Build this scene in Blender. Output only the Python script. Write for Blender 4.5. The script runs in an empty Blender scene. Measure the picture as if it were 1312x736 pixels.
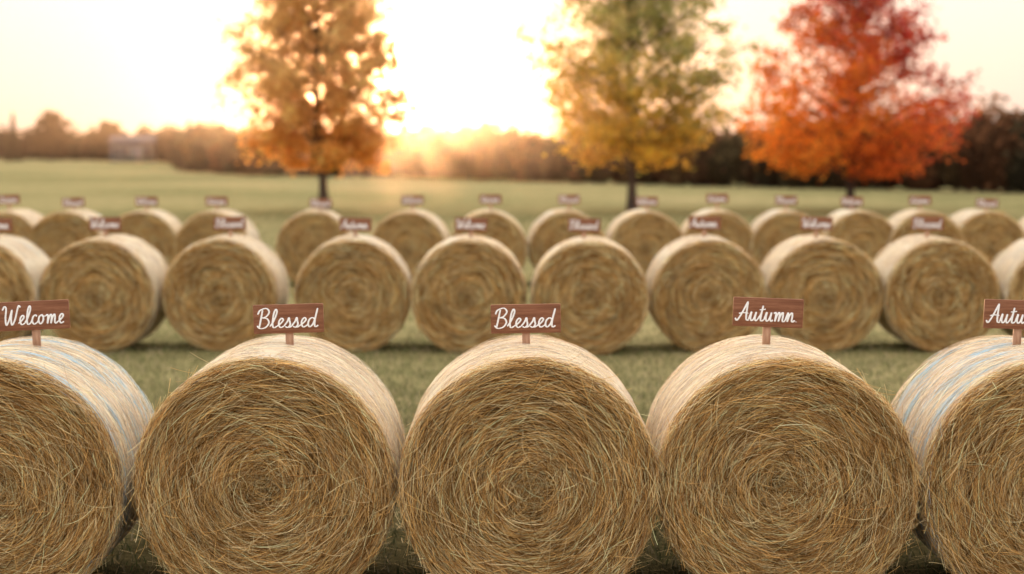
import bpy, math, numpy as np
from mathutils import Vector, Matrix
rad=math.radians
sc=bpy.context.scene
rng=np.random.default_rng(7)

# ------------------------------------------------ helpers
def link(o):
    sc.collection.objects.link(o); return o
def mesh_np(name,v,faces,cols=None,mats=(),midx=None,smooth=False):
    v=np.asarray(v,dtype=np.float32); faces=np.asarray(faces,dtype=np.int32)
    k=faces.shape[1]; n=len(faces)
    me=bpy.data.meshes.new(name)
    me.vertices.add(len(v)); me.vertices.foreach_set("co",v.ravel())
    me.loops.add(n*k); me.loops.foreach_set("vertex_index",faces.ravel())
    me.polygons.add(n); me.polygons.foreach_set("loop_start",np.arange(0,n*k,k,dtype=np.int32))
    if midx is not None: me.polygons.foreach_set("material_index",np.asarray(midx,dtype=np.int32))
    if smooth: me.polygons.foreach_set("use_smooth",np.ones(n,dtype=bool))
    if cols is not None:
        a=me.attributes.new("Col","FLOAT_COLOR","POINT")
        c=np.ones((len(v),4),dtype=np.float32); c[:,:3]=cols
        a.data.foreach_set("color",c.ravel())
    for m in mats: me.materials.append(m)
    me.update(calc_edges=True)
    return me
def norm(a): return a/np.maximum(np.linalg.norm(a,axis=-1,keepdims=True),1e-9)
def ribbons(P,W,C):
    n,k,_=P.shape
    V=np.stack([P-W,P+W],axis=2).reshape(-1,3)
    base=(np.arange(n)*k*2)[:,None]; j=np.arange(k-1)[None,:]*2
    b=(base+j).reshape(-1)
    F=np.stack([b,b+1,b+3,b+2],axis=1)
    col=np.repeat(C,k*2,axis=0)
    return V,F,col
class Acc:
    def __init__(s): s.v=[];s.f=[];s.c=[];s.m=[];s.n=0
    def add(s,v,f,c,m=0):
        v=np.asarray(v,float); f=np.asarray(f)
        c=np.asarray(c,float)
        if c.ndim==1: c=np.tile(c,(len(v),1))
        s.v.append(v);s.f.append(f+s.n);s.c.append(c);s.m.append(np.full(len(f),m));s.n+=len(v)
    def mesh(s,name,mats,smooth=False):
        return mesh_np(name,np.concatenate(s.v),np.concatenate(s.f),np.concatenate(s.c),mats,np.concatenate(s.m),smooth)
def tube(pts,radii,seg=8,flat=None):
    pts=np.asarray(pts,float); k=len(pts)
    T=np.gradient(pts,axis=0); T=norm(T)
    up=np.array([0,1,0.]) if flat is not None else np.array([0.31,0.17,0.93])
    if flat is None and abs(T[:,2]).mean()>.8: up=np.array([1,0.1,0.])
    A=norm(np.cross(T,up)); B=np.cross(T,A)
    th=np.linspace(0,2*math.pi,seg,endpoint=False)
    r=np.asarray(radii,float).reshape(-1,1,1)
    fb=1 if flat is None else flat
    V=pts[:,None,:]+r*(np.cos(th)[None,:,None]*A[:,None,:]+fb*np.sin(th)[None,:,None]*B[:,None,:])
    V=V.reshape(-1,3)
    F=[]
    for i in range(k-1):
        for j in range(seg):
            F.append((i*seg+j,i*seg+(j+1)%seg,(i+1)*seg+(j+1)%seg,(i+1)*seg+j))
    return V,np.array(F)
def box(x0,x1,y0,y1,z0,z1):
    v=[(x,y,z) for x in(x0,x1) for y in(y0,y1) for z in(z0,z1)]
    f=[(0,1,3,2),(4,6,7,5),(0,4,5,1),(2,3,7,6),(0,2,6,4),(1,5,7,3)]
    return np.array(v,float),np.array(f)

# ------------------------------------------------ materials
def newmat(name):
    m=bpy.data.materials.new(name); m.use_nodes=True
    nt=m.node_tree; nt.nodes.clear()
    o=nt.nodes.new("ShaderNodeOutputMaterial")
    return m,nt,o
def N(nt,t,**k):
    n=nt.nodes.new(t)
    for a,b in k.items(): setattr(n,a,b)
    return n
def straw_mat(name,trans=0.25):
    m,nt,o=newmat(name)
    a=N(nt,"ShaderNodeAttribute",attribute_name="Col")
    p=N(nt,"ShaderNodeBsdfDiffuse"); nt.links.new(a.outputs["Color"],p.inputs["Color"])
    last=p
    if trans>0:
        t=N(nt,"ShaderNodeBsdfTranslucent"); nt.links.new(a.outputs["Color"],t.inputs["Color"])
        mx=N(nt,"ShaderNodeMixShader"); mx.inputs[0].default_value=trans
        nt.links.new(p.outputs[0],mx.inputs[1]); nt.links.new(t.outputs[0],mx.inputs[2]); last=mx
    nt.links.new(last.outputs[0],o.inputs[0])
    return m
M_straw=straw_mat("hay_strands",.15)
M_leaf=straw_mat("leaves",.6)
M_grass=straw_mat("grass_blades",.3)
def ramp(nt,src,stops):
    r=N(nt,"ShaderNodeValToRGB"); e=r.color_ramp.elements
    while len(e)<len(stops): e.new(.5)
    for i,(p,c) in enumerate(stops): e[i].position=p; e[i].color=(*c,1)
    nt.links.new(src,r.inputs[0]); return r
def noise(nt,vec,scale,detail=4,rough=.6):
    n=N(nt,"ShaderNodeTexNoise"); n.inputs["Scale"].default_value=scale; n.inputs["Detail"].default_value=detail; n.inputs["Roughness"].default_value=rough
    if vec is not None: nt.links.new(vec,n.inputs["Vector"])
    return n
def mth(nt,op,a,b=None):
    q=N(nt,"ShaderNodeMath",operation=op)
    for i,x in enumerate((a,b)):
        if x is None: continue
        if isinstance(x,(int,float)): q.inputs[i].default_value=x
        else: nt.links.new(x,q.inputs[i])
    return q.outputs[0]
def hay_core(name,stops,side=False):
    m,nt,o=newmat(name)
    tc=N(nt,"ShaderNodeTexCoord"); s=N(nt,"ShaderNodeSeparateXYZ"); nt.links.new(tc.outputs["Object"],s.inputs[0])
    r=mth(nt,'SQRT',mth(nt,'ADD',mth(nt,'MULTIPLY',s.outputs[0],s.outputs[0]),mth(nt,'MULTIPLY',s.outputs[2],s.outputs[2])))
    ux=mth(nt,'DIVIDE',s.outputs[0],mth(nt,'ADD',r,.02)); uz=mth(nt,'DIVIDE',s.outputs[2],mth(nt,'ADD',r,.02))
    cv=N(nt,"ShaderNodeCombineXYZ")
    k=2.5
    nt.links.new(mth(nt,'MULTIPLY',ux,k),cv.inputs[0]); nt.links.new(mth(nt,'MULTIPLY',uz,k),cv.inputs[1])
    nt.links.new(mth(nt,'MULTIPLY',mth(nt,'ADD',r,s.outputs[1]),70),cv.inputs[2])
    n=noise(nt,cv.outputs[0],1.0,5,.7)
    n2=noise(nt,tc.outputs["Object"],5,3)
    mix=mth(nt,'ADD',mth(nt,'MULTIPLY',n.outputs[0],.7),mth(nt,'MULTIPLY',n2.outputs[0],.3))
    rp=ramp(nt,mix,stops)
    p=N(nt,"ShaderNodeBsdfDiffuse")
    nt.links.new(rp.outputs[0],p.inputs["Color"])
    b=N(nt,"ShaderNodeBump"); b.inputs["Strength"].default_value=.8; b.inputs["Distance"].default_value=.02
    nt.links.new(n.outputs[0],b.inputs["Height"]); nt.links.new(b.outputs[0],p.inputs["Normal"])
    nt.links.new(p.outputs[0],o.inputs[0]); return m
M_core=hay_core("hay_end_core",[(.3,(.12,.058,.018)),(.5,(.25,.13,.045)),(.7,(.42,.25,.095))])  # dark end core: shade in the gaps between strands put into its colour
M_side=hay_core("hay_side_core",[(.3,(.46,.35,.21)),(.5,(.66,.55,.39)),(.7,(.82,.73,.57))])

# ------------------------------------------------ hay bale
R=.752; L=1.2
def bale_mesh(name,seed,nface,nside,nrim,wscale=1.0,blue=0.0,ringamp=.15):
    g=np.random.default_rng(seed)
    A=Acc()
    seg=96
    prof=[(0.001,.012),(.1,.014),(.25,.012),(.4,.010),(.55,.010),(R-.06,.012),(R-.03,.02),(R-.008,.05),(R,.10)]+[(R,y) for y in np.linspace(.2,L-.1,7)]+[(R-.01,L-.05),(R-.04,L-.01),(.4,L),(.001,L)]
    th=np.linspace(0,2*math.pi,seg,endpoint=False)
    lump=sum(.008*g.random()*np.sin(th*k+g.random()*6.28) for k in (2,3,5,7,11))
    V=[]
    for (r,y) in prof:
        rr=r*(1+lump*(r/R)/R) + g.normal(0,.0025,seg)*(r>.3)
        V.append(np.stack([rr*np.cos(th),y+g.normal(0,.003,seg),rr*np.sin(th)],1))
    V=np.concatenate(V); F=[];mi=[]
    for i in range(len(prof)-1):
        for j in range(seg):
            F.append((i*seg+j,(i+1)*seg+j,(i+1)*seg+(j+1)%seg,i*seg+(j+1)%seg)); mi.append(0 if (i<6 or i>len(prof)-4) else 1)
    F=np.array(F); mi=np.array(mi)
    A.v.append(V);A.f.append(F);A.c.append(np.ones((len(V),3)));A.m.append(mi);A.n+=len(V)
    gold=np.array([.75,.43,.145]); pale=np.array([.95,.70,.36]); brown=np.array([.38,.185,.058]); dark=np.array([.10,.048,.015])
    def pal(n,wp,wb,wd):
        u=g.random(n)[:,None]
        c=np.where(u<wp,pale,np.where(u<wp+wb,brown,np.where(u<wp+wb+wd,dark,gold)))
        return np.clip(c*(1+g.normal(0,.17,(n,1))),.015,.95)
    # end-face strands following the spiral
    k=6
    ecc=g.normal(0,.02,2)
    def face(n,devs,lmin,lmax,lift,curls,ws):
        r0=R*np.sqrt(g.random(n))*1.0
        r0=np.where(g.random(n)<.12,g.random(n)*.3,r0)
        a0=g.random(n)*2*math.pi
        ln=g.uniform(lmin,lmax,n)*(0.45+.55*np.clip(r0/.35,0,1))
        dev=g.normal(0,devs,n)*(1+1.6*np.exp(-r0/.14))+.08
        curl=g.normal(0,curls,n)
        sgn=np.where(g.random(n)<.5,1,-1)
        t=np.linspace(0,1,k)[None,:]
        x=r0*np.cos(a0); z=r0*np.sin(a0)
        P=np.zeros((n,k,3)); P[:,0,0]=x;P[:,0,2]=z
        d=a0+math.pi/2*sgn+dev*sgn
        step=ln/(k-1)
        follow=g.uniform(.35,1.05,n)
        for i in range(1,k):
            rr=np.maximum(np.hypot(x,z),.09)
            d=d+(sgn*step/rr*follow)+curl*step
            x=x+np.cos(d)*step; z=z+np.sin(d)*step
            P[:,i,0]=x;P[:,i,2]=z
        # tidy strands that would fly past the rim
        rad_=np.hypot(P[:,:,0],P[:,:,2]); lim=R+.004+.02*g.random((n,1))**3
        sc_=np.minimum(1,lim/np.maximum(rad_,1e-6)); P[:,:,0]*=sc_; P[:,:,2]*=sc_
        e=(1-np.clip(rad_/R,0,1)**2)[:,:]; P[:,:,0]+=ecc[0]*e; P[:,:,2]+=ecc[1]*e
        base=-g.random(n)**1.5*lift
        arch=g.random(n)*.010*g.choice([1,1,1.0,2.5],n)
        P[:,:,1]=base[:,None]+.006-arch[:,None]*np.sin(t*math.pi)-(g.normal(0,.006,n)[:,None]*t)
        rad_=np.hypot(P[:,:,0],P[:,:,2])
        over=np.clip(rad_-(R-.045),0,None); P[:,:,1]+=over**2*14
        T=norm(np.gradient(P,axis=1))
        Nn=np.zeros_like(P); Nn[:,:,1]=-1
        roll=g.normal(0,.6,n)[:,None,None]
        S=norm(np.cross(T,Nn)); W=S*np.cos(roll)+Nn*np.sin(roll)
        w=(.0004+.0013*g.random(n)**1.6)*wscale*ws
        taper=np.array([.6,1,1,1,.85,.3])[None,:,None]
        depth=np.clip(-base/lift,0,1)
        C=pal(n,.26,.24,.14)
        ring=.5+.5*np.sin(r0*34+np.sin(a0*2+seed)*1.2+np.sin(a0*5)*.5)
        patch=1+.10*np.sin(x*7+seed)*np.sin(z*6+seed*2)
        C=C*(1-ringamp+ringamp*ring[:,None])*(.52+.70*depth[:,None])*patch[:,None]  # deeper strands darker, outer ones brighter: recess shade put into the colour
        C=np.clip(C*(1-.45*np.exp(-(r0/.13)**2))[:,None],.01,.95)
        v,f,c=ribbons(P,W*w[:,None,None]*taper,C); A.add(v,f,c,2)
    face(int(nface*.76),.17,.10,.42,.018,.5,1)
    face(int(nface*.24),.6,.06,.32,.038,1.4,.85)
    # side strands
    n=nside
    a0=g.random(n)*2*math.pi; y0=g.uniform(.0,L,n)
    dv=g.normal(0,.28,n); ln=g.uniform(.08,.34,n); t=np.linspace(0,1,k)[None,:]
    a=a0[:,None]+ (ln*np.cos(dv)/R)[:,None]*t; y=y0[:,None]+(ln*np.sin(dv))[:,None]*t
    y=np.clip(y,-.01,L+.02)
    rr=R+.002+g.random(n)[:,None]**2*.012+ (g.random(n)*.01)[:,None]*np.sin(t*math.pi)
    rr=rr-np.clip(.05-y,0,None)**2*8
    P=np.stack([rr*np.cos(a),y,rr*np.sin(a)],2)
    Nn=np.stack([np.cos(a),0*a,np.sin(a)],2)
    T=norm(np.gradient(P,axis=1)); S=np.cross(T,Nn); roll=g.normal(0,.5,n)[:,None,None]
    W=(S*np.cos(roll)+Nn*np.sin(roll))*(g.uniform(.0005,.0015,n)*wscale)[:,None,None]
    nearf=np.exp(-y0/.10)[:,None]
    C=pal(n,.5,.20,.10); C=C*(.55+.40*nearf)+np.array([.93,.86,.75])*(.45-.40*nearf)
    if blue>0:
        band=(np.sin(y0*23+seed+1.3*np.sin(a0*2.3))+.8*np.sin(y0*51+1+a0*3)+.6*np.sin(a0*7+y0*9))>.75
        sel=band&(g.random(n)<blue)
        C[sel]=np.array([.46,.62,.70])*(1+g.normal(0,.12,(sel.sum(),1)))
    v,f,c=ribbons(P,W,C); A.add(v,f,c,2)
    # net wrap threads round the drum, broken into uneven lengths
    m=int(420 if nside>4000 else 120); kk=14
    t=np.linspace(0,1,kk)[None,:]
    a=g.random((m,1))*6.283+g.uniform(.4,1.4,(m,1))*t
    lane=np.round(g.uniform(.09,L-.05,(m,1))/.028)*.028
    y=lane+g.normal(0,.006,(m,1))+.006*np.sin(t*7+g.random((m,1))*6)
    rr=R+.010+.003*np.sin(t*9+g.random((m,1))*6)
    P=np.stack([rr*np.cos(a),y,rr*np.sin(a)],2)
    W=np.zeros_like(P); W[:,:,1]=g.uniform(.0006,.0016,(m,1))*wscale
    C=np.tile(np.array([.90,.86,.80]),(m,1))*g.uniform(.8,1.05,(m,1))
    if blue>0:
        bb=(np.sin(lane[:,0]*23+seed)>.1)&(g.random(m)<.55); C[bb]=np.array([.42,.62,.74])
    v,f,c=ribbons(P,W,C); A.add(v,f,c,2)
    # loose rim straws
    n=nrim
    a0=g.random(n)*2*math.pi; r0=R-g.random(n)*.05
    ln=g.uniform(.03,.06,n)+.13*g.random(n)**3; t=np.linspace(0,1,k)[None,:]
    da=g.normal(0,1,n); outw=g.uniform(-.15,.6,n); fy=g.normal(-.1,.4,n)
    tx=-np.sin(a0);tz=np.cos(a0);nx=np.cos(a0);nz=np.sin(a0)
    sg=np.sign(da)
    D=np.stack([tx*sg+nx*outw,fy,tz*sg+nz*outw],1); D=norm(D)
    P0=np.stack([r0*nx,g.uniform(-.005,.05,n),r0*nz],1)
    bend=g.normal(0,.25,(n,3))
    P=P0[:,None,:]+D[:,None,:]*(ln[:,None]*t)[:,:,None]+bend[:,None,:]*((ln[:,None]*t**2))[:,:,None]*.6
    T=norm(np.gradient(P,axis=1)); S=norm(np.cross(T,g.normal(0,1,(n,1,3))))
    W=S*(g.uniform(.0005,.0011,n)*wscale)[:,None,None]
    v,f,c=ribbons(P,W,pal(n,.45,.1,0)); A.add(v,f,c,2)
    return A.mesh(name,[M_core,M_side,M_straw])

hi=[bale_mesh("hay_bale_mesh_%d"%i,11+i,25000,11000,3000,1.0,b) for i,b in enumerate((.75,0,0,0,.85))]
mid=[bale_mesh("hay_bale_mid_%d"%i,31+i,8000,3400,450,1.6,b,.03) for i,b in enumerate((0,.12,0))]
SQ=.975
def put_bale(me,x,y,spin,yaw,s=1.0):
    o=link(bpy.data.objects.new("hay_bale",me))
    o.matrix_world=Matrix.Translation((x,y,R*SQ*s+.005))@Matrix.Rotation(yaw,4,'Z')@Matrix.Diagonal((s,1,SQ*s,1))@Matrix.Rotation(spin,4,'Y')
    return o

# ------------------------------------------------ signs
GL={
'e':[[(0,.15),(.35,.42),(.6,.8),(.42,1.02),(.2,.72),(.2,.3),(.42,0),(.75,.15)]],
'l':[[(0,.15),(.32,.75),(.55,1.65),(.42,2.02),(.26,1.6),(.22,.7),(.3,.12),(.48,0),(.7,.15)]],
's':[[(0,.15),(.3,.65),(.42,1.05),(.52,.7),(.62,.3),(.42,0),(.12,.1)],[(.42,0),(.62,.02),(.8,.15)]],
'd':[[(.72,.85),(.48,1.0),(.2,.78),(.13,.32),(.32,0),(.62,.3),(.8,1.0),(.93,2.05)],[(.93,2.05),(.8,1.0),(.8,.2),(.95,0),(1.2,.15)],[(0,.15),(.13,.3)]],
'c':[[(0,.15),(.2,.55)],[(.66,.82),(.48,1.0),(.22,.78),(.17,.3),(.4,0),(.75,.15)]],
'o':[[(.5,1.0),(.22,.8),(.17,.35),(.4,0),(.68,.3),(.68,.75),(.5,1.0),(.62,.82),(.98,.85)],[(0,.15),(.17,.4)]],
'm':[[(-.02,.85),(.18,.98),(.26,.7),(.25,0)],[(.25,0),(.38,.65),(.58,1.0),(.68,.7),(.66,0)],[(.66,0),(.8,.65),(1.0,1.0),(1.1,.65),(1.1,.15),(1.25,0),(1.45,.15)]],
'n':[[(0,.15),(.1,.7),(.2,.98),(.26,.6),(.25,0)],[(.25,0),(.38,.65),(.62,1.0),(.74,.65),(.74,.15),(.9,0),(1.1,.2)]],
'u':[[(0,.15),(.2,.98),(.18,.35),(.35,0),(.6,.25),(.76,.98)],[(.76,.98),(.72,.3),(.85,0),(1.05,.15)]],
't':[[(0,.15),(.3,.8),(.4,1.7)],[(.4,1.7),(.34,.8),(.34,.15),(.5,0),(.75,.15)],[(.05,1.22),(.4,1.25),(.75,1.32)]],
'B':[[(.35,2.0),(.28,1.0),(.2,0)],[(-.1,1.5),(.1,1.95),(.7,2.15),(1.05,1.75),(.8,1.25),(.4,1.1),(.9,1.02),(1.15,.55),(.85,.05),(.3,-.05),(-.05,.25)]],
'W':[[(-.15,1.65),(.05,2.05),(.28,1.8),(.28,.7),(.45,0),(.72,.55),(.98,1.7)],[(.98,1.7),(.95,.6),(1.12,0),(1.42,.6),(1.6,1.6),(1.75,2.1),(1.95,1.9)]],
'A':[[(-.2,.25),(.08,0),(.5,.8),(.98,2.1)],[(.98,2.1),(1.02,1.0),(1.1,.2),(1.3,.02),(1.4,.12)],[(.15,.75),(.7,.85),(1.25,.8)]],
'.':[[(.1,.02),(.16,.05)]],
}
ADV={'e':.75,'l':.7,'s':.8,'d':1.2,'c':.75,'o':.98,'m':1.45,'n':1.15,'u':1.05,'t':.75,'B':1.3,'W':1.85,'A':1.4,'.':.3}
def crom(p,n=7):
    p=[np.array(q,float) for q in p]; p=[2*p[0]-p[1]]+p+[2*p[-1]-p[-2]]; out=[]
    for i in range(1,len(p)-2):
        for t in np.linspace(0,1,n,endpoint=False):
            out.append(.5*((2*p[i])+(-p[i-1]+p[i+1])*t+(2*p[i-1]-5*p[i]+4*p[i+1]-p[i+2])*t*t+(-p[i-1]+3*p[i]-3*p[i+1]+p[i+2])*t**3))
    out.append(p[-2]); return np.array(out)
m,nt,o=newmat("sign_paint"); M_sign=m
tc=N(nt,"ShaderNodeTexCoord"); mp=N(nt,"ShaderNodeMapping"); mp.inputs["Scale"].default_value=(2.5,20,42); nt.links.new(tc.outputs["Object"],mp.inputs[0])
n1=noise(nt,mp.outputs[0],1.5,6,.7); rp=ramp(nt,n1.outputs[0],[(.3,(.13,.045,.020)),(.5,(.22,.085,.040)),(.75,(.36,.165,.09))])
p=N(nt,"ShaderNodeBsdfPrincipled"); p.inputs["Roughness"].default_value=.7; p.inputs["Specular IOR Level"].default_value=.25; nt.links.new(rp.outputs[0],p.inputs["Base Color"])
b=N(nt,"ShaderNodeBump"); b.inputs["Strength"].default_value=.3; b.inputs["Distance"].default_value=.003; nt.links.new(n1.outputs[0],b.inputs["Height"]); nt.links.new(b.outputs[0],p.inputs["Normal"]); nt.links.new(p.outputs[0],o.inputs[0])
m,nt,o=newmat("sign_lettering"); M_let=m
p=N(nt,"ShaderNodeBsdfPrincipled"); n1=noise(nt,None,60,3); rp=ramp(nt,n1.outputs[0],[(.3,(.82,.79,.74)),(.6,(.95,.93,.9))]); nt.links.new(rp.outputs[0],p.inputs["Base Color"]); p.inputs["Roughness"].default_value=.5; nt.links.new(p.outputs[0],o.inputs[0])
m,nt,o=newmat("sign_stake_wood"); M_stake=m
tc=N(nt,"ShaderNodeTexCoord"); mp=N(nt,"ShaderNodeMapping"); mp.inputs["Scale"].default_value=(60,60,6); nt.links.new(tc.outputs["Object"],mp.inputs[0])
n1=noise(nt,mp.outputs[0],1.5,4); rp=ramp(nt,n1.outputs[0],[(.3,(.40,.20,.12)),(.7,(.62,.38,.26))]); p=N(nt,"ShaderNodeBsdfPrincipled"); nt.links.new(rp.outputs[0],p.inputs["Base Color"]); nt.links.new(p.outputs[0],o.inputs[0])

def bev_board(w,h,d,bv):
    A=[]
    for (yy,ins) in ((-d/2,bv),(-d/2+bv,0),(d/2-bv,0),(d/2,bv)):
        x=w/2-ins; z=h/2-ins; c=.004
        A.append([(-x+c,yy,-z),(x-c,yy,-z),(x,yy,-z+c),(x,yy,z-c),(x-c,yy,z),(-x+c,yy,z),(-x,yy,z-c),(-x,yy,-z+c)])
    V=np.array(A).reshape(-1,3); F=[]
    for i in range(3):
        for j in range(8): F.append((i*8+j,i*8+(j+1)%8,(i+1)*8+(j+1)%8,(i+1)*8+j))
    for o_,s in ((0,1),(24,-1)):
        for q in ((0,1,2,7),(7,2,3,6),(6,3,4,5)):
            F.append([o_+a for a in (q if s<0 else q[::-1])])
    return V,np.array(F)
def sign_meshes(word,w=.43,h=.178):
    A=Acc(); v,f=bev_board(w,h,.018,.002); A.add(v,f,(1,1,1),0)
    board=A.mesh("sign_board_"+word,[M_sign])
    A=Acc(); v,f=box(-.024,.024,.0095,.027,-.22,.06); A.add(v,f,(1,1,1),0)
    stake=A.mesh("sign_stake_"+word,[M_stake])
    tot=sum(ADV[c] for c in word); A=Acc()
    sx=min((w*.87)/tot,.066); sz=.056; x=-tot*sx/2-.006
    for ch in word:
        for st in GL[ch]:
            q=crom(st); zz=q[:,1]
            X=x+(q[:,0]+.14*q[:,1])*sx; Z=(zz-.95)*sz
            P=np.stack([X,np.full(len(X),-.0098),Z],1)
            dz=np.abs(np.gradient(Z))/(np.hypot(np.gradient(X),np.gradient(Z))+1e-9)
            rr=.0030+.0026*dz; rr[0]*=.7; rr[-1]*=.7
            v,f=tube(P,rr,8,flat=.5); A.add(v,f,(1,1,1),0)
        x+=ADV[ch]*sx
    let=A.mesh("sign_lettering_"+word,[M_let],True)
    return board,stake,let
SM={w:sign_meshes(w) for w in ("Welcome","Blessed","Autumn.")}
def put_sign(word,x,y,z,roll=0,yaw=0,s=1.0):
    e=link(bpy.data.objects.new("wooden_sign",None)); e.empty_display_size=.1
    e.matrix_world=Matrix.Translation((x,y,z))@Matrix.Rotation(yaw,4,'Z')@Matrix.Rotation(roll,4,'Y')@Matrix.Scale(s,4)
    for nm,me in zip(("board","stake","lettering"),SM[word]):
        c=link(bpy.data.objects.new(nm,me)); c.parent=e

# front row
Y1=9.36
xs=[-3.02,-1.435,.095,1.6,3.14]
yaws=[2,1,0,-1,-1]
for i,x in enumerate(xs):
    put_bale(hi[i],x,Y1+[0,.03,0,.04,.02][i],[.3,2.1,4.0,5.1,1.2][i],rad(yaws[i]*.6))
ysg=Y1+.72
for (word,px,z,ro,ya) in (("Welcome",-2.94,1.670,-2.5,2),("Blessed",-1.375,1.650,-1.5,1),("Blessed",.085,1.650,-1.0,0),("Autumn.",1.575,1.688,2.0,-1),("Autumn.",3.12,1.675,1.5,-2)):
    put_sign(word,px,ysg,z,rad(ro),rad(ya))
# second row
Y2=21.4; s2=98.
r2=[-175,-22,125,280,452,601,754,908,1058,1207,1360,1510]
g=np.random.default_rng(3)
words=("Blessed","Welcome","Autumn.")
for i,px in enumerate(r2):
    x=(px-656)/s2; y=Y2+g.normal(0,.12)
    put_bale(mid[i%3],x,y,g.random()*6.28,rad(g.normal(0,1.2)),1.0)
    put_sign(words[(i*2)%3],x*1.0+g.normal(0,.03),y+.6,1.655+g.normal(0,.012),rad(g.normal(0,1.5)),0)
Y3=31.4; s3=67.
r3=[-195,-90,3,85,180,272,402,523,626,728,829,922,1010,1104,1186,1268,1365,1465]
for i,px in enumerate(r3):
    x=(px-656)/s3; y=Y3+g.normal(0,.15)
    put_bale(mid[(i+1)%3],x,y,g.random()*6.28,rad(g.normal(0,1.5)),.97)
    put_sign(words[(i)%3],x+g.normal(0,.05),y+.6,1.62+g.normal(0,.02),rad(g.normal(0,1.5)),0)

# ------------------------------------------------ ground
m,nt,o=newmat("field_grass"); M_ground=m
tc=N(nt,"ShaderNodeTexCoord"); 
na=noise(nt,tc.outputs["Object"],.035,5,.55); nb=noise(nt,tc.outputs["Object"],1.3,6,.7); nc=noise(nt,tc.outputs["Object"],18,4,.7)
r1=ramp(nt,na.outputs[0],[(.35,(.22,.21,.095)),(.5,(.33,.29,.14)),(.68,(.44,.36,.19))])
# front-row shade painted into the ground colour, with a brown straw tone
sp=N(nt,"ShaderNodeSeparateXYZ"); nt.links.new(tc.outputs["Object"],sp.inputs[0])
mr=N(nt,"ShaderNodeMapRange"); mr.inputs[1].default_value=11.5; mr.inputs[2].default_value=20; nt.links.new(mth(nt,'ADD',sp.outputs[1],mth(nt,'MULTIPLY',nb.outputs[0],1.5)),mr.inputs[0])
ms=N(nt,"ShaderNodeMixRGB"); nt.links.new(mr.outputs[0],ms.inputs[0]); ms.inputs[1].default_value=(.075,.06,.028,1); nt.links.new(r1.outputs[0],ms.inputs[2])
r2_=ramp(nt,nb.outputs[0],[(.3,(.6,.62,.55)),(.7,(1.2,1.15,1.1))])
r3_=ramp(nt,nc.outputs[0],[(.3,(.5,.48,.45)),(.65,(1.25,1.2,1.15))])
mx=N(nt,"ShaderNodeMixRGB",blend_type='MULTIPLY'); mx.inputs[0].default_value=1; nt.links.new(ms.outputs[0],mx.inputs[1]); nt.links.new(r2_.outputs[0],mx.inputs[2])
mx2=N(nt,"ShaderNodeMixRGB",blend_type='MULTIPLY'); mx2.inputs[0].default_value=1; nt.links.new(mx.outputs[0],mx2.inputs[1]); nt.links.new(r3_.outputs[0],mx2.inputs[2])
p=N(nt,"ShaderNodeBsdfDiffuse")
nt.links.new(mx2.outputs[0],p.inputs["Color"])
b=N(nt,"ShaderNodeBump"); b.inputs["Strength"].default_value=.9; b.inputs["Distance"].default_value=.06; nt.links.new(nc.outputs[0],b.inputs["Height"]); nt.links.new(b.outputs[0],p.inputs["Normal"]); nt.links.new(p.outputs[0],o.inputs[0])
S=3000.
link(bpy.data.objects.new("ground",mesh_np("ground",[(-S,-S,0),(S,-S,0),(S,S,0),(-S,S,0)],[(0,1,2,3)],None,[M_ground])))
def blades(n,y0,y1,hmin,hmax,w):
    y=np.sqrt(rng.uniform(y0**2,y1**2,n)); x=rng.uniform(-1,1,n)*(y*.34+1.5)
    cl=.5+.5*np.sin(x*1.7+np.sin(y*1.1)*2)*np.sin(y*1.3+x*.4)
    h=rng.uniform(hmin,hmax,n)*(.6+.6*cl); a=rng.random(n)*6.28; lean=rng.normal(0,.5,(n,2))*h[:,None]
    t=np.array([0,.5,1.])
    P=np.zeros((n,3,3)); P[:,:,0]=x[:,None]+lean[:,:1]*t**2; P[:,:,1]=y[:,None]+lean[:,1:]*t**2; P[:,:,2]=h[:,None]*t
    W=np.stack([np.cos(a),np.sin(a),0*a],1)[:,None,:]*np.array([1,.8,.15])[None,:,None]*w
    u=rng.random((n,1)); C=np.where(u<.45,np.array([.145,.16,.058]),np.where(u<.75,np.array([.24,.215,.10]),np.array([.48,.38,.22])))*(1+rng.normal(0,.2,(n,1)))
    C=C*(.40+.60*np.clip((y-12)/9,0,1))[:,None]  # blades darkened towards the front row: shade painted into their colour
    return ribbons(P,W,np.clip(C,.01,.9))
A=Acc()
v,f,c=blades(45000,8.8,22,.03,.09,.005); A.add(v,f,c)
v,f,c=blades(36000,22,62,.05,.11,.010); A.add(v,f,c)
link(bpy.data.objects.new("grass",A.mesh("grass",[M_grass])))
n=6000; y=rng.uniform(8.6,20,n); x=rng.uniform(-1,1,n)*(y*.34+1.5); a=rng.random(n)*6.28; ln=rng.uniform(.05,.25,n)
t=np.linspace(-.5,.5,4)[None,:]; P=np.stack([x[:,None]+np.cos(a)[:,None]*ln[:,None]*t,y[:,None]+np.sin(a)[:,None]*ln[:,None]*t,.015+rng.random((n,1))*.05+rng.normal(0,.02,(n,1))*t],2)
W=np.stack([-np.sin(a),np.cos(a),0*a],1)[:,None,:]*np.full((1,4,1),.0022)
v,f,c=ribbons(P,W,np.array([.38,.26,.125])*(1+rng.normal(0,.2,(n,1)))); A=Acc(); A.add(v,f,c)
link(bpy.data.objects.new("loose_straw",A.mesh("loose_straw",[M_straw])))

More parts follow.
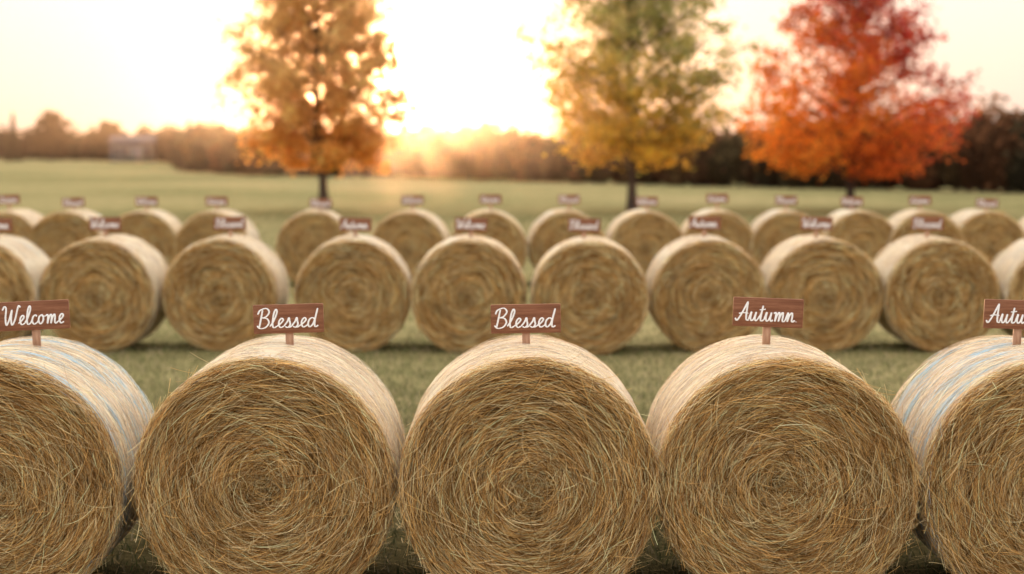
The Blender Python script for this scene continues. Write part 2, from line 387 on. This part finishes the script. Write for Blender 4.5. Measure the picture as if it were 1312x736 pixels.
# ------------------------------------------------ trees
m,nt,o=newmat("bark"); M_bark=m
tc=N(nt,"ShaderNodeTexCoord"); mp=N(nt,"ShaderNodeMapping"); mp.inputs["Scale"].default_value=(12,12,2.5); nt.links.new(tc.outputs["Object"],mp.inputs[0])
n1=noise(nt,mp.outputs[0],1.5,5,.7); rp=ramp(nt,n1.outputs[0],[(.3,(.03,.02,.016)),(.7,(.13,.09,.07))]); p=N(nt,"ShaderNodeBsdfDiffuse"); nt.links.new(rp.outputs[0],p.inputs["Color"])
b=N(nt,"ShaderNodeBump"); b.inputs["Distance"].default_value=.03; nt.links.new(n1.outputs[0],b.inputs["Height"]); nt.links.new(b.outputs[0],p.inputs["Normal"]); nt.links.new(p.outputs[0],o.inputs[0])
def leaf_quads(C0,size,g,cols):
    n=len(C0); d=norm(g.normal(0,1,(n,3))); e=norm(np.cross(d,g.normal(0,1,(n,3))))
    s=(size*g.uniform(.6,1.3,n))[:,None]
    V=np.stack([C0-d*s*.6,C0+e*s*.42,C0+d*s*.6,C0-e*s*.42],1).reshape(-1,3)
    F=np.arange(n*4).reshape(-1,4)
    return V,F,np.repeat(cols,4,axis=0)
def tree(name,x,y,H,zb,profile,colf,seed,nlimb=58,lsize=.16,nleaf=22,dens=1.0):
    g=np.random.default_rng(seed)
    A=Acc()
    zs=np.linspace(0,H*.97,14); wob=np.cumsum(g.normal(0,.05,(14,2)),axis=0); wob[:3]*=.2
    tp=np.stack([wob[:,0],wob[:,1],zs],1); tr=.17*(1-zs/H)**.8+.012; tr[0]*=1.5
    v,f=tube(tp,tr,10); A.add(v,f,(1,1,1),0)
    pz=[p_[0] for p_ in profile]; pr=[p_[1] for p_ in profile]
    clumps=[]
    for i in range(nlimb):
        q=(i+.5)/nlimb; ze=zb+(H-zb)*q**.9
        az=i*2.39996+g.normal(0,.25)
        r=np.interp(ze,pz,pr)*g.uniform(.70,1.14)
        zst=max(zb*.8,ze-r*g.uniform(.35,.75))
        if ze<zb+1.2: zst=max(zb*.9,ze+.1)
        p0=np.array([np.interp(zst,zs,tp[:,0]),np.interp(zst,zs,tp[:,1]),zst])
        p3=np.array([math.cos(az)*r,math.sin(az)*r,ze])
        t=np.linspace(0,1,7)[:,None]
        mid_=p0+(p3-p0)*.5+np.array([0,0,.12*r])+g.normal(0,.12,3)
        P=(1-t)**2*p0+2*t*(1-t)*mid_+t*t*p3
        r0=.02+.010*r
        v,f=tube(P,np.linspace(r0,.01,7),6); A.add(v,f,(1,1,1),0)
        nt_=int(4+r*2.6)
        for j in range(nt_):
            tt=g.uniform(.2,1.0); b0=P[int(tt*6)]
            dirv=norm(norm(p3-p0)+g.normal(0,.8,3)); tl=g.uniform(.4,1.2)*(.5+.25*r*(1.15-tt)+.2)
            b1=b0+dirv*tl
            v,f=tube(np.stack([b0,(b0+b1)/2+g.normal(0,.04,3),b1]),[.011,.007,.004],4); A.add(v,f,(1,1,1),0)
            for s_ in (.55,1.0):
                if g.random()<.86*dens: clumps.append((b0+(b1-b0)*s_+g.normal(0,.08,3),g.uniform(.13,.31)))
        clumps.append((p3,g.uniform(.2,.32)))
    Cs=[];Col=[]
    for c,rr in clumps:
        if c[2]<zb-.15: continue
        n=int(nleaf*(rr/.26)**1.6*g.uniform(.5,1.3))
        pts=c+g.normal(0,1,(n,3))*rr*np.array([1.0,1.0,.66])
        Cs.append(pts); tone=g.uniform(.68,1.28); Col.append(colf(pts,g)*tone*(1+g.normal(0,.15,(n,1))))
    Cs=np.concatenate(Cs);Col=np.clip(np.concatenate(Col),.005,.9)
    v,f,c=leaf_quads(Cs,lsize,g,Col); A.add(v,f,c,1)
    o=link(bpy.data.objects.new(name,A.mesh(name,[M_bark,M_leaf]))); o.location=(x,y,0)
    return o
def lerp(a,b,t): return np.array(a)*(1-t)+np.array(b)*t
def col1(p,g):
    t=np.clip((p[:,2:3]-1.5)/4+g.normal(0,.15,(len(p),1)),0,1)
    return lerp([.88,.38,.07],[.80,.50,.20],t)
def col2(p,g):
    t=np.clip((p[:,2:3]-2.2)/4.4+.12*p[:,0:1]+g.normal(0,.28,(len(p),1)),0,1)
    return lerp([.88,.48,.06],[.38,.35,.11],t)
def col3(p,g):
    t=np.clip((p[:,2:3]-2.5)/6+.15*p[:,0:1]+g.normal(0,.22,(len(p),1)),0,1)
    c=lerp([.88,.27,.035],[.44,.05,.035],t)
    low=np.clip(1-(p[:,2:3]-1.5)/2.0,0,1)*(p[:,0:1]>-.5)*.5
    return c*(1-low)+np.array([.66,.07,.03])*low
Dt=66.
tree("maple_tree",(416-656)/31.9,Dt,13.2,1.9,[(1.7,1.9),(2.5,3.1),(4.0,3.6),(5.5,3.7),(7,3.3),(9,2.8),(11,2.1),(13.2,.3)],col1,8,nlimb=96,lsize=.175,nleaf=26)
tree("maple_tree",(810-656)/31.9,Dt,12.2,1.9,[(1.7,1.6),(3,3.2),(5,4.0),(6.8,4.4),(8.3,3.7),(10,2.6),(12.2,.3)],col2,9,nlimb=82,nleaf=22)
tree("maple_tree",(1088-656)/31.9,Dt,10.6,1.5,[(1.4,2.0),(2.2,3.8),(4,4.6),(5.6,4.3),(7.2,3.1),(8.8,1.8),(10.6,.3)],col3,14,nlimb=70,nleaf=23)

# ------------------------------------------------ distant treelines
def treeline(name,pts,seed,step,cols,leaf=.34,nl=420,dep=3.):
    g=np.random.default_rng(seed); A=Acc(); pts=np.array(pts,float)
    d=np.r_[0,np.cumsum(np.hypot(*np.diff(pts[:,:2],axis=0).T))]
    n=int(d[-1]/step)
    Cs=[];Cl=[]
    for i in range(n):
        s=(i+g.random())*step
        x,y,h=[np.interp(s,d,pts[:,k]) for k in range(3)]
        x+=g.normal(0,.4); y+=g.uniform(0,dep); H=h*g.uniform(.72,1.12)
        w=H*g.uniform(.28,.42)
        base=np.array(cols[g.integers(len(cols))])*g.uniform(.7,1.3)
        u=norm(g.normal(0,1,(nl,3))); rr=g.uniform(.55,1.08,nl)[:,None]
        bump=1+.18*np.sin(u[:,0:1]*5+i)+.15*np.sin(u[:,2:3]*7+2*i)
        P=u*rr*bump*np.array([w,w,H*.47])+np.array([x,y,H*.53]); P[:,2]=np.abs(P[:,2])
        Cs.append(P); Cl.append(base*(1+g.normal(0,.2,(nl,1)))*(.7+.5*np.clip(P[:,2:3]/H,0,1)))
        v,f=tube(np.array([[x,y,0],[x+.1,y,H*.3],[x,y,H*.75]]),[.14,.1,.04],6); A.add(v,f,(1,1,1),0)
        v,f=tube(np.array([[x,y,H*k_] for k_ in (.04,.2,.45,.7,.88)]),np.array([.55,.78,.8,.55,.1])*w,9); v=v+g.normal(0,.12,v.shape); A.add(v,f,base*.35,1)  # dark inner core added inside each crown to block light
    v,f,c=leaf_quads(np.concatenate(Cs),leaf,g,np.clip(np.concatenate(Cl),.005,.8)); A.add(v,f,c,1)
    link(bpy.data.objects.new(name,A.mesh(name,[M_bark,M_leaf])))
br=[(.16,.08,.04),(.11,.08,.035),(.19,.08,.035),(.09,.07,.035),(.19,.11,.045)]
treeline("distant_treeline",[(-32,165,3.9),(-22,142,3.8),(-8,134,4.3),(3,118,3.8),(14,105,4.0),(24,96,4.3),(31,88,4.9),(52,70,5.5)],21,.75,br)
treeline("distant_treeline",[(-150,300,6),(-104,292,5.6),(-80,285,5.2),(-56,262,5.0),(-34,190,4.4),(-30,168,4)],22,1.2,[(.07,.05,.028),(.055,.05,.028),(.09,.055,.03)],leaf=.5,nl=300)
treeline("distant_hedge",[(-33,164,4.1),(-27,160,4.2)],23,.6,[(.05,.05,.025),(.06,.045,.025)])
treeline("distant_shrubs",[(29,82,2.4),(34,80,2.8),(40,76,3)],24,1.0,[(.20,.05,.025),(.15,.07,.03)])
def conifer(x,y,H,seed):
    g=np.random.default_rng(seed); A=Acc(); v,f=tube(np.array([[0,0,0],[0,0,H*.5],[0,0,H]]),[.2,.12,.02],6); A.add(v,f,(1,1,1),0)
    n=2600; z=g.random(n)**1.3; a=g.random(n)*6.28; tier=.75+.25*np.sin(z*38); r=(1-z)*H*.2*tier*np.sqrt(g.random(n))
    P=np.stack([r*np.cos(a),r*np.sin(a),H*.06+z*H*.94-r*.3],1)
    v,f,c=leaf_quads(P,.4,g,np.array([.03,.035,.018])*(1+g.normal(0,.2,(n,1)))); A.add(v,f,c,1)
    o=link(bpy.data.objects.new("pine_tree",A.mesh("pine_tree",[M_bark,M_leaf]))); o.location=(x,y,0)
conifer(-79,262,7.5,1)
def colr(p,g): return np.tile(np.array([.07,.045,.022]),(len(p),1))
tree("oak_tree",-73,262,7.6,1.2,[(1,1.8),(3,3.0),(5.5,2.6),(7.6,.5)],colr,41,nlimb=30,lsize=.42,nleaf=16)
tree("oak_tree",-62,255,5.6,1.0,[(1,1.8),(3,2.4),(4.5,2.0),(5.6,.5)],colr,42,nlimb=24,lsize=.42,nleaf=16)

# ------------------------------------------------ farmhouse
def plain(name,c,sc_=4,rough=.7):
    m,nt,o=newmat(name); tc=N(nt,"ShaderNodeTexCoord"); n1=noise(nt,tc.outputs["Object"],sc_,4)
    rp=ramp(nt,n1.outputs[0],[(.3,tuple(q*.8 for q in c)),(.7,tuple(min(1,q*1.15) for q in c))]); p=N(nt,"ShaderNodeBsdfPrincipled"); p.inputs["Roughness"].default_value=rough
    nt.links.new(rp.outputs[0],p.inputs["Base Color"]); nt.links.new(p.outputs[0],o.inputs[0]); return m
Mw=plain("house_siding",(.085,.105,.13)); Mr=plain("house_roof",(.06,.06,.07)); Mg=plain("house_glass",(.03,.035,.04),2,.2); Mt=plain("house_trim",(.2,.2,.2))
hx,hy=-57.5,250
e=link(bpy.data.objects.new("farm_house",None)); e.location=(hx,hy,0); e.rotation_euler=(0,0,rad(8))
def part(nm,vf,mat):
    c=link(bpy.data.objects.new(nm,mesh_np(nm,vf[0],vf[1],None,[mat]))); c.parent=e
part("walls",box(-3.2,3.2,0,6,0,2.6),Mw)
part("roof",(np.array([(-3.5,-.4,2.6),(3.5,-.4,2.6),(3.5,3,4.0),(-3.5,3,4.0),(3.5,6.4,2.6),(-3.5,6.4,2.6)],float),np.array([(0,1,2,3),(3,2,4,5),(0,5,4,1)])),Mr)
for i,wx in enumerate((-2.3,-.9,2.2)):
    part("window_%d"%i,box(wx-.45,wx+.45,-.04,.0-.003,1.0,2.1),Mg)
    part("window_trim_%d"%i,box(wx-.55,wx+.55,-.06,-.003,2.1,2.2),Mt)
part("door",box(.5,1.4,-.05,-.003,0,2.1),Mt)

# ------------------------------------------------ haze volume added to imitate the orange flare glow near the sun
m,nt,o=newmat("evening_haze")
vs=N(nt,"ShaderNodeVolumeScatter"); vs.inputs["Color"].default_value=(1,.78,.58,1); vs.inputs["Density"].default_value=.00040; vs.inputs["Anisotropy"].default_value=.95
nt.links.new(vs.outputs[0],o.inputs["Volume"])
v,f=box(-260,260,38,420,.05,40)
link(bpy.data.objects.new("evening_haze",mesh_np("evening_haze",v,f,None,[m])))

# ------------------------------------------------ light
EL=1.8; AZ=-4.0
def sdir(el,az): return Vector((math.sin(rad(az))*math.cos(rad(el)),math.cos(rad(az))*math.cos(rad(el)),math.sin(rad(el))))
sd=sdir(EL,AZ)
ld=bpy.data.lights.new("sun","SUN"); ld.energy=5; ld.angle=rad(.5); ld.color=(1,.58,.30)
lo=link(bpy.data.objects.new("sun",ld)); lo.rotation_euler=sd.to_track_quat('Z','Y').to_euler()
w=bpy.data.worlds.new("World"); sc.world=w; w.use_nodes=True; nt=w.node_tree; nt.nodes.clear()
out=N(nt,"ShaderNodeOutputWorld"); sky=N(nt,"ShaderNodeTexSky"); sky.sky_type='NISHITA'; sky.sun_disc=False; sky.sun_elevation=rad(EL); sky.sun_rotation=rad(AZ); sky.dust_density=2
b1=N(nt,"ShaderNodeBackground"); b1.inputs[1].default_value=.05; nt.links.new(sky.outputs[0],b1.inputs[0])
tc=N(nt,"ShaderNodeTexCoord")
dt=N(nt,"ShaderNodeVectorMath",operation='DOT_PRODUCT'); nt.links.new(tc.outputs["Generated"],dt.inputs[0]); dt.inputs[1].default_value=sdir(1.2,AZ)
def M(op,a,b=None): return mth(nt,op,a,b)
d0=M('MAXIMUM',dt.outputs["Value"],0)
g1=M('MULTIPLY',M('POWER',d0,3500),6.0); g2=M('MULTIPLY',M('POWER',d0,120),.22)
b2=N(nt,"ShaderNodeBackground"); 
sp=N(nt,"ShaderNodeSeparateXYZ"); nt.links.new(tc.outputs["Generated"],sp.inputs[0])
rp=ramp(nt,sp.outputs[2],[(0,(1.0,.83,.70)),(.03,(1.0,.91,.83)),(.09,(1.0,.98,.96)),(1,(.98,.97,1.0))])
nt.links.new(rp.outputs[0],b2.inputs[0])
sy=N(nt,"ShaderNodeMapRange"); sy.inputs[1].default_value=-.3; sy.inputs[2].default_value=.6; sy.inputs[3].default_value=.68; sy.inputs[4].default_value=.85; nt.links.new(sp.outputs[1],sy.inputs[0])
sz_=N(nt,"ShaderNodeMapRange"); sz_.inputs[1].default_value=.12; sz_.inputs[2].default_value=.45; sz_.inputs[3].default_value=1.0; sz_.inputs[4].default_value=2.75; nt.links.new(sp.outputs[2],sz_.inputs[0])
nt.links.new(M('MULTIPLY',sy.outputs[0],sz_.outputs[0]),b2.inputs[1])
b3=N(nt,"ShaderNodeBackground"); b3.inputs[0].default_value=(1,.72,.45,1); nt.links.new(M('ADD',g1,g2),b3.inputs[1])
a1=N(nt,"ShaderNodeAddShader"); a2=N(nt,"ShaderNodeAddShader")
nt.links.new(b1.outputs[0],a1.inputs[0]); nt.links.new(b2.outputs[0],a1.inputs[1]); nt.links.new(a1.outputs[0],a2.inputs[0]); nt.links.new(b3.outputs[0],a2.inputs[1]); nt.links.new(a2.outputs[0],out.inputs[0])

# ------------------------------------------------ camera
cd=bpy.data.cameras.new("camera"); co=link(bpy.data.objects.new("camera",cd)); sc.camera=co
co.location=(0,0,2.72); co.rotation_euler=(rad(90-4.96),0,0); cd.sensor_width=36; cd.lens=57.9; cd.clip_end=6000
cd.dof.use_dof=True; cd.dof.focus_distance=9.55; cd.dof.aperture_fstop=1.08
sc.view_settings.view_transform='Standard'; sc.view_settings.look='None'; sc.view_settings.exposure=0
